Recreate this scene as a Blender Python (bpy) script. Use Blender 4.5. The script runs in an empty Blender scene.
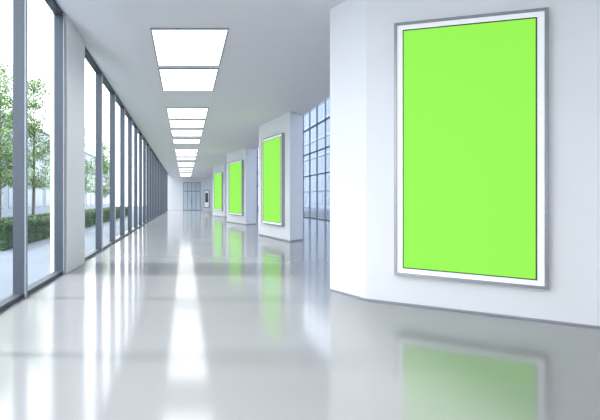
import bpy, bmesh, math, random
from mathutils import Vector, Matrix
random.seed(4)
sc = bpy.context.scene
sc.view_settings.view_transform = 'Standard'
sc.view_settings.look = 'None'
sc.view_settings.exposure = 0.0

# ------------------------------------------------------------ materials
def mat(name, col, rough=0.5, metal=0.0, emis=None, estr=0.0, noise=0.0, nscale=3.0, bump=0.0, spec=0.5):
    m = bpy.data.materials.new(name); m.use_nodes = True
    nt = m.node_tree; b = nt.nodes['Principled BSDF']
    b.inputs['Base Color'].default_value = (*col, 1)
    b.inputs['Roughness'].default_value = rough
    b.inputs['Metallic'].default_value = metal
    b.inputs['Specular IOR Level'].default_value = spec
    if emis:
        b.inputs['Emission Color'].default_value = (*emis, 1)
        b.inputs['Emission Strength'].default_value = estr
    tc = nt.nodes.new('ShaderNodeTexCoord')
    n = nt.nodes.new('ShaderNodeTexNoise'); n.inputs['Scale'].default_value = nscale
    nt.links.new(tc.outputs['Object'], n.inputs['Vector'])
    if noise > 0:
        r = nt.nodes.new('ShaderNodeValToRGB')
        r.color_ramp.elements[0].position = 0.3; r.color_ramp.elements[1].position = 0.7
        r.color_ramp.elements[0].color = (*[c*(1-noise) for c in col], 1)
        r.color_ramp.elements[1].color = (*[min(1, c*(1+noise)) for c in col], 1)
        nt.links.new(n.outputs['Fac'], r.inputs['Fac'])
        nt.links.new(r.outputs['Color'], b.inputs['Base Color'])
    if bump > 0:
        bp = nt.nodes.new('ShaderNodeBump'); bp.inputs['Strength'].default_value = bump
        bp.inputs['Distance'].default_value = 0.02
        nt.links.new(n.outputs['Fac'], bp.inputs['Height'])
        nt.links.new(bp.outputs['Normal'], b.inputs['Normal'])
    return m

def glass(name, tint, refl):
    m = bpy.data.materials.new(name); m.use_nodes = True
    nt = m.node_tree; nt.nodes.clear()
    o = nt.nodes.new('ShaderNodeOutputMaterial'); mx = nt.nodes.new('ShaderNodeMixShader')
    t = nt.nodes.new('ShaderNodeBsdfTransparent'); t.inputs[0].default_value = (*tint, 1)
    g = nt.nodes.new('ShaderNodeBsdfGlossy'); g.inputs['Roughness'].default_value = 0.02
    f = nt.nodes.new('ShaderNodeLayerWeight'); f.inputs['Blend'].default_value = 0.3
    mu = nt.nodes.new('ShaderNodeMath'); mu.operation = 'MULTIPLY'; mu.inputs[1].default_value = refl
    nt.links.new(f.outputs['Facing'], mu.inputs[0]); nt.links.new(mu.outputs[0], mx.inputs[0])
    nt.links.new(t.outputs[0], mx.inputs[1])
    nt.links.new(g.outputs[0], mx.inputs[2]); nt.links.new(mx.outputs[0], o.inputs[0])
    return m

WALL = mat('wall_paint', (0.92, 0.915, 0.93), 0.55, noise=0.006)
CEIL = mat('ceiling_paint', (0.80, 0.79, 0.81), 0.7, noise=0.008)
FLOOR = mat('polished_floor', (0.30, 0.297, 0.297), 0.12, noise=0.03, nscale=0.7, spec=0.95)
FRAME = mat('anodised_frame', (0.075, 0.09, 0.115), 0.4, 0.2, noise=0.03)
FRAMEL = mat('light_frame', (0.34, 0.37, 0.42), 0.4, 0.2, noise=0.02)
FRAMEM = mat('grey_frame', (0.24, 0.27, 0.31), 0.4, 0.2, noise=0.02)
SILVER = mat('brushed_silver', (0.38, 0.38, 0.41), 0.35, 0.5, noise=0.04, nscale=20)
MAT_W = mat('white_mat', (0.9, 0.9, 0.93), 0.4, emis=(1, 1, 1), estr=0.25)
DARK = mat('dark_gasket', (0.03, 0.035, 0.03), 0.5, noise=0.02)
GREEN = mat('green_lightbox', (0.06, 0.15, 0.02), 0.5, emis=(0.33, 0.95, 0.095), estr=0.88, spec=0.1)
PANEL = mat('panel_diffuser', (0.9, 0.9, 0.9), 0.5, emis=(1.0, 0.99, 0.98), estr=3.2)
BASE_SHADE = mat('base_shadow_line', (0.35, 0.36, 0.40), 0.5, noise=0.02)  # grey tone that paints the thin shadow line at the foot of walls
PAVE = mat('paving', (0.16, 0.185, 0.22), 0.7, noise=0.06, nscale=1.5)
BLDG = mat('facade_white', (0.30, 0.34, 0.38), 0.7, noise=0.02)
BGLS = mat('facade_glass', (0.13, 0.18, 0.24), 0.2, noise=0.06, nscale=0.6)
DOORG = mat('door_glass', (0.62, 0.70, 0.78), 0.1, noise=0.05, nscale=0.6)  # opaque pale colour stands in for light coming through from beyond the door
BARK = mat('bark', (0.12, 0.10, 0.07), 0.9, noise=0.3, nscale=12, bump=0.5)
LEAF = mat('leaf', (0.15, 0.26, 0.055), 0.6, noise=0.35, nscale=2.5)
HLEAF = mat('hedge_leaf', (0.055, 0.12, 0.028), 0.6, noise=0.4, nscale=5)
GRASS = mat('lawn', (0.10, 0.17, 0.05), 0.9, noise=0.25, nscale=8, bump=0.4)
GLASS = glass('window_glass', (0.84, 0.90, 0.95), 0.22)
GLASSB = glass('atrium_glass', (0.50, 0.57, 0.67), 0.25)
SCREEN = mat('display_screen', (0.10, 0.12, 0.16), 0.2, noise=0.1)

# ------------------------------------------------------------ mesh builder
class B:
    def __init__(s, name, mats):
        s.name, s.mats, s.bm = name, mats, bmesh.new()
    def poly(s, pts, m=0, smooth=False):
        f = s.bm.faces.new([s.bm.verts.new(p) for p in pts]); f.material_index = m; f.smooth = smooth; return f
    def box(s, x0, x1, y0, y1, z0, z1, m=0):
        v = [s.bm.verts.new(p) for p in [(x0,y0,z0),(x1,y0,z0),(x1,y1,z0),(x0,y1,z0),(x0,y0,z1),(x1,y0,z1),(x1,y1,z1),(x0,y1,z1)]]
        for q in [(3,2,1,0),(4,5,6,7),(0,1,5,4),(1,2,6,5),(2,3,7,6),(3,0,4,7)]:
            f = s.bm.faces.new([v[i] for i in q]); f.material_index = m
    def prism(s, pts, z0, z1, m=0):
        a = [s.bm.verts.new((x, y, z0)) for x, y in pts]; b = [s.bm.verts.new((x, y, z1)) for x, y in pts]
        n = len(pts)
        fs = [s.bm.faces.new(a[::-1]), s.bm.faces.new(b)]
        for i in range(n):
            fs.append(s.bm.faces.new([a[i], a[(i+1) % n], b[(i+1) % n], b[i]]))
        for f in fs: f.material_index = m
    def hexa(s, lo, hi, m=0):
        v = [s.bm.verts.new(p) for p in list(lo)+list(hi)]
        for q in [(3,2,1,0),(4,5,6,7),(0,1,5,4),(1,2,6,5),(2,3,7,6),(3,0,4,7)]:
            f = s.bm.faces.new([v[i] for i in q]); f.material_index = m
    def done(s, recalc=True, bevel=0):
        if recalc: bmesh.ops.recalc_face_normals(s.bm, faces=s.bm.faces)
        me = bpy.data.meshes.new(s.name); s.bm.to_mesh(me); s.bm.free()
        for m in s.mats: me.materials.append(m)
        o = bpy.data.objects.new(s.name, me); sc.collection.objects.link(o)
        if bevel:
            md = o.modifiers.new('bevel', 'BEVEL'); md.width = bevel; md.segments = 2; md.limit_method = 'ANGLE'
        return o

YB, YE = -6.0, 50.0       # corridor back / end
XL = -2.17                # window line
ZC = 4.05                 # ceiling
ZL = 4.72                 # ceiling at window head

# ------------------------------------------------------------ floor
b = B('floor', [FLOOR]); b.box(XL-0.25, 9.2, YB, YE+0.3, -0.2, 0.0); b.done()

# ------------------------------------------------------------ ceiling (coved up toward the windows)
b = B('ceiling', [CEIL])
prof = []
for i in range(17):
    t = i/16; x = XL-0.25 + t*1.6
    s = (1-t)**1.6
    prof.append((x, ZC + (ZL-ZC+0.06)*s))
prof.append((3.85, ZC))
ys = [YB, YE+0.3]
rows = [[b.bm.verts.new((x, y, z)) for x, z in prof] for y in ys]
for i in range(len(prof)-1):
    f = b.bm.faces.new([rows[0][i], rows[0][i+1], rows[1][i+1], rows[1][i]]); f.smooth = i < 16
b.poly([(3.85, YB, ZC), (3.85, YE+.3, ZC), (3.85, YE+.3, 5.2), (3.85, YB, 5.2)])
b.poly([(XL-.25, YB, 5.2), (3.85, YB, 5.2), (3.85, YE+.3, 5.2), (XL-.25, YE+.3, 5.2)])
b.poly([(XL-.25, YB, prof[0][1]), (XL-.25, YE+.3, prof[0][1]), (XL-.25, YE+.3, 5.2), (XL-.25, YB, 5.2)])
b.box(3.86, 7.5, YB, 6.4, ZC, 5.2)
b.done(recalc=False)

# ------------------------------------------------------------ light panels
def light_panel(y0, y1):
    x0, x1 = -0.53, 0.68
    b = B('ceiling_light_panel', [PANEL, FRAMEL])
    z0 = ZC-0.012; t = 0.025
    b.box(x0, x1, y0, y1, z0, ZC-0.002, 0)
    for a in [(x0-t, x0, y0-t, y1+t), (x1, x1+t, y0-t, y1+t), (x0, x1, y0-t, y0), (x0, x1, y1, y1+t)]:
        b.box(*a, z0-0.012, ZC-0.001, 1)
    b.done()
for y0, y1 in [(-4.2,-2.6),(-1.0,0.6),(1.0,2.6),(6.42,8.12),(8.36,10.0),(11.9,13.4),(13.72,15.1),(15.6,17.1),(18.0,19.3),
               (21.6,22.9),(23.6,24.9),(25.9,27.2),(29.2,30.5),(31.5,32.8),(34.5,35.8),(37.5,38.8),(41,42.3),(44.5,45.8)]:
    light_panel(y0, y1)

# ------------------------------------------------------------ right projecting wall
P0, P1, P2 = (2.095, 5.78), (2.353, 5.20), (6.3, 2.789)
b = B('wall_right', [WALL])
b.prism([P0, P1, P2, (6.3, YB), (7.4, YB), (7.4, 6.3), (2.5, 6.3)], 0.0, ZC)
b.done()
def off(p, q, d0, d1):
    dx, dy = q[0]-p[0], q[1]-p[1]; L = math.hypot(dx, dy); n = (dy/L, -dx/L)
    return [(p[0]+n[0]*d0, p[1]+n[1]*d0), (q[0]+n[0]*d0, q[1]+n[1]*d0), (q[0]+n[0]*d1, q[1]+n[1]*d1), (p[0]+n[0]*d1, p[1]+n[1]*d1)]
b = B('shadow_line_right', [BASE_SHADE])  # thin dark strip added as the shadow line along the wall foot
for p, q in [(P0, P1), (P1, P2)]:
    b.prism(off(p, q, 0.001, 0.010), 0.0, 0.02)
b.done()

# ------------------------------------------------------------ lightbox frames
def lightbox(name, L, R, zl, zr, nrm, depth, rim, mw):
    b = B(name, [SILVER, MAT_W, DARK, GREEN])
    L, R = Vector((*L, 0)), Vector((*R, 0)); n = Vector((*nrm, 0)).normalized()
    W = (R-L).length
    def P(u, v, d):
        p = L.lerp(R, u) + n*d
        zb = zl[0]+(zr[0]-zl[0])*u; zt = zl[1]+(zr[1]-zl[1])*u
        p.z = zb+(zt-zb)*v; return p
    H = zl[1]-zl[0]
    def ring(i0, i1, d0, d1, m):
        def c(i, d):
            u, v = i/W, i/H
            return [P(u, v, d), P(1-u, v, d), P(1-u, 1-v, d), P(u, 1-v, d)]
        o0, o1, i_0, i_1 = c(i0, d0), c(i0, d1), c(i1, d0), c(i1, d1)
        for k in range(4):
            j = (k+1) % 4
            b.hexa([o0[k], o0[j], i_0[j], i_0[k]], [o1[k], o1[j], i_1[j], i_1[k]], m)
    ring(0, rim, 0.001, depth, 0)
    ring(rim*0.35, rim*0.75, depth, depth+0.008, 0)
    ring(rim, rim+mw, 0.02, depth-0.012, 1)
    g = min(0.010, rim*.35)
    ring(rim+mw, rim+mw+g, 0.02, depth-0.004, 2)
    i = rim+mw+g
    u, v = i/W, i/H
    fr = [P(u, v, depth-0.015), P(1-u, v, depth-0.015), P(1-u, 1-v, depth-0.015), P(u, 1-v, depth-0.015)]
    bk = [P(u, v, 0.02), P(1-u, v, 0.02), P(1-u, 1-v, 0.02), P(u, 1-v, 0.02)]
    b.hexa(bk, fr, 3)
    return b.done()
n = Vector((-.5213, -.8534, 0)); 
L = Vector((2.587, 4.951, 0)) - n*0.09; R = Vector((3.820, 4.198, 0)) - n*0.09
lightbox('lightbox_poster_frame', (L.x, L.y), (R.x, R.y), (0.372, 3.49), (0.355, 3.325), (n.x, n.y), 0.09, 0.034, 0.060)

# ------------------------------------------------------------ piers with lightboxes
def pier(A, Bp, C, D, u0, u1):
    b = B('corridor_pier', [WALL, BASE_SHADE]); b.prism([A, Bp, C, D], 0, ZC-0.003, 0)
    b.prism(off(A, Bp, 0.001, 0.012), 0, 0.04, 1); b.prism(off(Bp, C, 0.001, 0.012), 0, 0.04, 1)
    b.done()
    A, Bp = Vector(A), Vector(Bp); d = (Bp-A).normalized(); nn = (d.y, -d.x)
    lightbox('lightbox_poster_frame', A.lerp(Bp, u0), A.lerp(Bp, u1), (0.46, 3.48), (0.46, 3.44), nn, 0.10, 0.03, 0.07)
pier((2.75, 14.9), (3.25, 12.4), (3.83, 13.0), (3.83, 15.3), 0.20, 0.86)
pier((2.48, 23.8), (3.20, 21.0), (3.83, 21.6), (3.83, 24.2), 0.2, 0.9)
pier((2.30, 33.2), (3.0, 30.4), (3.83, 31.0), (3.83, 33.8), 0.2, 0.9)

# ------------------------------------------------------------ window wall left
def window(i, y0, y1):
    b = B('window_%d' % i, [FRAME, FRAMEL, GLASS])
    zt = ZL-0.10
    b.box(XL-0.10, XL+0.03, y0, y1, 0.0, 0.06, 0)
    b.box(XL-0.10, XL+0.03, y0, y1, zt-0.10, zt, 0)
    b.box(XL-0.10, XL+0.055, y1-0.05, y1, 0.06, zt-0.10, 0)
    b.box(XL+0.055, XL+0.075, y1-0.055, y1+0.0, 0.0, zt-0.10, 1)
    b.box(XL-0.06, XL+0.02, y0, y0+0.035, 0.06, zt-0.10, 0)
    b.poly([(XL-0.03, y0+.035, .06), (XL-0.03, y1-.05, .06), (XL-0.03, y1-.05, zt-.1), (XL-0.03, y0+.035, zt-.1)], 2)
    b.done()
edges = [YB, -4.2, -2.3, -0.4, 1.5, 3.4, 5.33, 7.0]
k = 1
for a, c in zip(edges[:-1], edges[1:]):
    window(k, a+0.005, c-0.005); k += 1
y = 8.31
while y < YE-1.0:
    window(k, y, y+1.89); y += 1.9; k += 1
b = B('trim_window_head', [FRAME]); b.box(XL-0.14, XL+0.02, YB, YE, ZL-0.098, ZL+0.02); b.done()
b = B('pillar', [WALL]); b.box(XL-0.2, XL+0.10, 7.03, 8.28, 0, ZL-0.12); b.done(bevel=0.01)

# ------------------------------------------------------------ end wall with glazed door
b = B('wall_end', [WALL]); b.box(XL-0.25, 9.2, YE, YE+0.2, 0, 9); b.done()
b = B('door_1', [FRAMEM, DOORG, FRAME])
for x in (-0.25, 0.27, 0.80, 1.33, 1.87):
    b.box(x, x+0.06, YE-0.10, YE-0.001, 0, 3.5)
for z in (0, 2.35, 3.42):
    b.box(-0.19, 1.87, YE-0.09, YE-0.002, z, z+0.08)
b.box(-0.19, 1.87, YE-0.06, YE-0.04, 0.08, 3.42, 1)
b.box(0.76, 0.78, YE-0.14, YE-0.06, 0.9, 1.5, 2); b.box(0.88, 0.90, YE-0.14, YE-0.06, 0.9, 1.5, 2)
b.done()
b = B('wall_display', [FRAME, SCREEN, MAT_W])
b.box(2.35, 3.05, YE-0.08, YE-0.001, 0.35, 2.5, 0); b.box(2.42, 2.98, YE-0.09, YE-0.08, 0.42, 2.43, 2)
b.box(2.5, 2.9, YE-0.10, YE-0.09, 1.0, 2.2, 1); b.done()
b = B('wall_back', [WALL]); b.box(XL-0.25, 6.3, YB-0.2, YB, 0, 5); b.done()

# ------------------------------------------------------------ atrium glazing on the right
b = B('window_atrium', [FRAMEM, FRAMEL, GLASSB])
X = 9.0; y = 6.4
while y < YE:
    b.box(X-0.05, X+0.05, y, y+0.06, 0, 8.9, 0); y += 1.6
for z in (0, 3.0, 4.6, 6.4, 8.8):
    b.box(X-0.04, X+0.06, 6.4, YE, z, z+0.08, 0)
b.poly([(X, 6.4, .1), (X, YE, .1), (X, YE, 8.8), (X, 6.4, 8.8)], 2)
b.done()
b = B('ceiling_atrium', [CEIL]); b.box(3.86, 9.2, 6.41, YE+0.2, 9.0, 9.2); b.box(3.7, 3.85, 6.41, YE, 5.21, 9.0); b.done()
b = B('wall_atrium', [WALL]); b.box(7.41, 9.2, 6.2, 6.4, 0, 9.0); b.box(3.86, 7.41, 6.2, 6.4, 5.21, 9.0); b.done()

# ------------------------------------------------------------ courtyard
b = B('courtyard_paving', [PAVE]); b.box(-40, XL-0.26, -25, 90, -0.3, -0.05); b.done()
b = B('plaza_paving', [PAVE]); b.box(9.21, 45, -25, 90, -0.3, -0.05); b.done()
b = B('lawn', [GRASS]); b.box(-13, -6.05, 8, 45, -0.049, 0.0); b.done()

def leaves(b, c, r, n, size, m):
    for _ in range(n):
        while True:
            p = Vector((random.uniform(-1, 1), random.uniform(-1, 1), random.uniform(-1, 1)))
            if 0.3 < p.length < 1: break
        p = Vector((p.x*r[0], p.y*r[1], p.z*r[2]))+Vector(c)
        d = Vector((random.gauss(0, 1), random.gauss(0, 1), random.gauss(0, 1))).normalized()
        e = d.cross(Vector((random.gauss(0, 1), random.gauss(0, 1), random.gauss(0, 1)))).normalized()
        s = size*random.uniform(.6, 1.3)
        b.poly([p-d*s, p-e*s*.45, p+d*s, p+e*s*.45], m)
def limb(b, p, q, r0, r1, m):
    p, q = Vector(p), Vector(q); ax = (q-p).normalized(); u = ax.orthogonal().normalized(); w = ax.cross(u)
    N = 7
    a = [b.bm.verts.new(p+(u*math.cos(2*math.pi*i/N)+w*math.sin(2*math.pi*i/N))*r0) for i in range(N)]
    c = [b.bm.verts.new(q+(u*math.cos(2*math.pi*i/N)+w*math.sin(2*math.pi*i/N))*r1) for i in range(N)]
    for i in range(N):
        f = b.bm.faces.new([a[i], a[(i+1) % N], c[(i+1) % N], c[i]]); f.material_index = m; f.smooth = True
def tree(x, y, h, spread, z0=0.005):
    b = B('garden_tree', [BARK, LEAF])
    limb(b, (x, y, z0), (x+.05, y, z0+h*.35), .08, .06, 0); limb(b, (x+.05, y, z0+h*.35), (x, y+.1, z0+h*.95), .06, .012, 0)
    for i in range(56):
        t = random.uniform(.2, .97); a = random.uniform(0, 6.28); L_ = spread*(1.1-abs(t-.45))*random.uniform(.3, 1)
        p = (x+.02, y+.03, z0+h*t); q = (x+math.cos(a)*L_, y+math.sin(a)*L_, z0+h*t+L_*random.uniform(.3, .8))
        limb(b, p, q, .022, .006, 0)
        leaves(b, q, (.48, .48, .42), 85, .065, 1)
        mid = Vector(p).lerp(Vector(q), .6); leaves(b, mid, (.36, .36, .3), 40, .06, 1)
    b.done(recalc=False)
tree(-7.4, 15.9, 6.6, 1.2)
tree(-7.6, 20.0, 7.2, 1.25)
tree(-7.8, 28.5, 6.6, 1.25)
tree(-7.7, 37.0, 6.6, 1.25)
b = B('boxwood_hedge', [HLEAF])
hx0, hx1 = -5.95, -4.85
b.box(hx0, hx1, 10.6, 36, -0.05, 0.66)
for _ in range(18000):
    f = random.random()
    yy = 10.6+25.4*random.random()**1.8
    if f < .45: p = Vector((hx1, yy, random.uniform(0.05, .68)))
    elif f < .85: p = Vector((random.uniform(hx0, hx1), yy, .67))
    else: p = Vector((random.uniform(hx0, hx1), 10.58, random.uniform(0.05, .68)))
    p += Vector([random.uniform(-.05, .05) for _ in range(3)])
    d = Vector([random.gauss(0, 1) for _ in range(3)]).normalized(); e = d.orthogonal().normalized(); s = .05
    b.poly([p-d*s, p-e*s*.5, p+d*s, p+e*s*.5])
b.done(recalc=False)

def office(x0, x1, xf, sgn, h):
    b = B('office_building', [BLDG, BGLS])
    b.box(x0, x1, 0, 85, -0.05, h, 0)
    z = 0.6
    while z < h-1.8:
        y = 1.0
        while y < 83:
            a, c = sorted((xf, xf+sgn*0.03)); b.box(a, c, y, y+2.0, z, z+1.8, 1); y += 3.0
        a, c = sorted((xf, xf+sgn*0.15)); b.box(a, c, 0, 85, z+2.2, z+2.35, 0)
        z += 2.8
    b.done()
office(-20, -15, -15, 1, 8.6)
office(22, 28, 22, -1, 17.2)

# ------------------------------------------------------------ light
w = bpy.data.worlds.new('sky'); sc.world = w; w.use_nodes = True
nt = w.node_tree; bg = nt.nodes['Background']
tc = nt.nodes.new('ShaderNodeTexCoord'); sp = nt.nodes.new('ShaderNodeSeparateXYZ'); r = nt.nodes.new('ShaderNodeValToRGB')
r.color_ramp.elements[0].color = (0.99, 0.985, 1, 1); r.color_ramp.elements[1].color = (0.94, 0.96, 1, 1)
nt.links.new(tc.outputs['Generated'], sp.inputs[0]); nt.links.new(sp.outputs['Z'], r.inputs['Fac']); nt.links.new(r.outputs['Color'], bg.inputs['Color'])
bg.inputs['Strength'].default_value = 5.0
s = bpy.data.lights.new('sun', 'SUN'); s.energy = 4.6; s.angle = math.radians(6); s.color = (1, .97, .94)
so = bpy.data.objects.new('sun', s); sc.collection.objects.link(so)
so.rotation_euler = Vector((0.66, -0.02, -0.72)).to_track_quat('-Z', 'Y').to_euler()

# ------------------------------------------------------------ camera
c = bpy.data.cameras.new('camera'); c.sensor_width = 36; c.lens = 24
c.shift_x = 115/600; c.shift_y = -10/600
co = bpy.data.objects.new('camera', c); sc.collection.objects.link(co)
co.location = (0, 0, 1.3); co.rotation_euler = (math.radians(90), 0, 0)
sc.camera = co
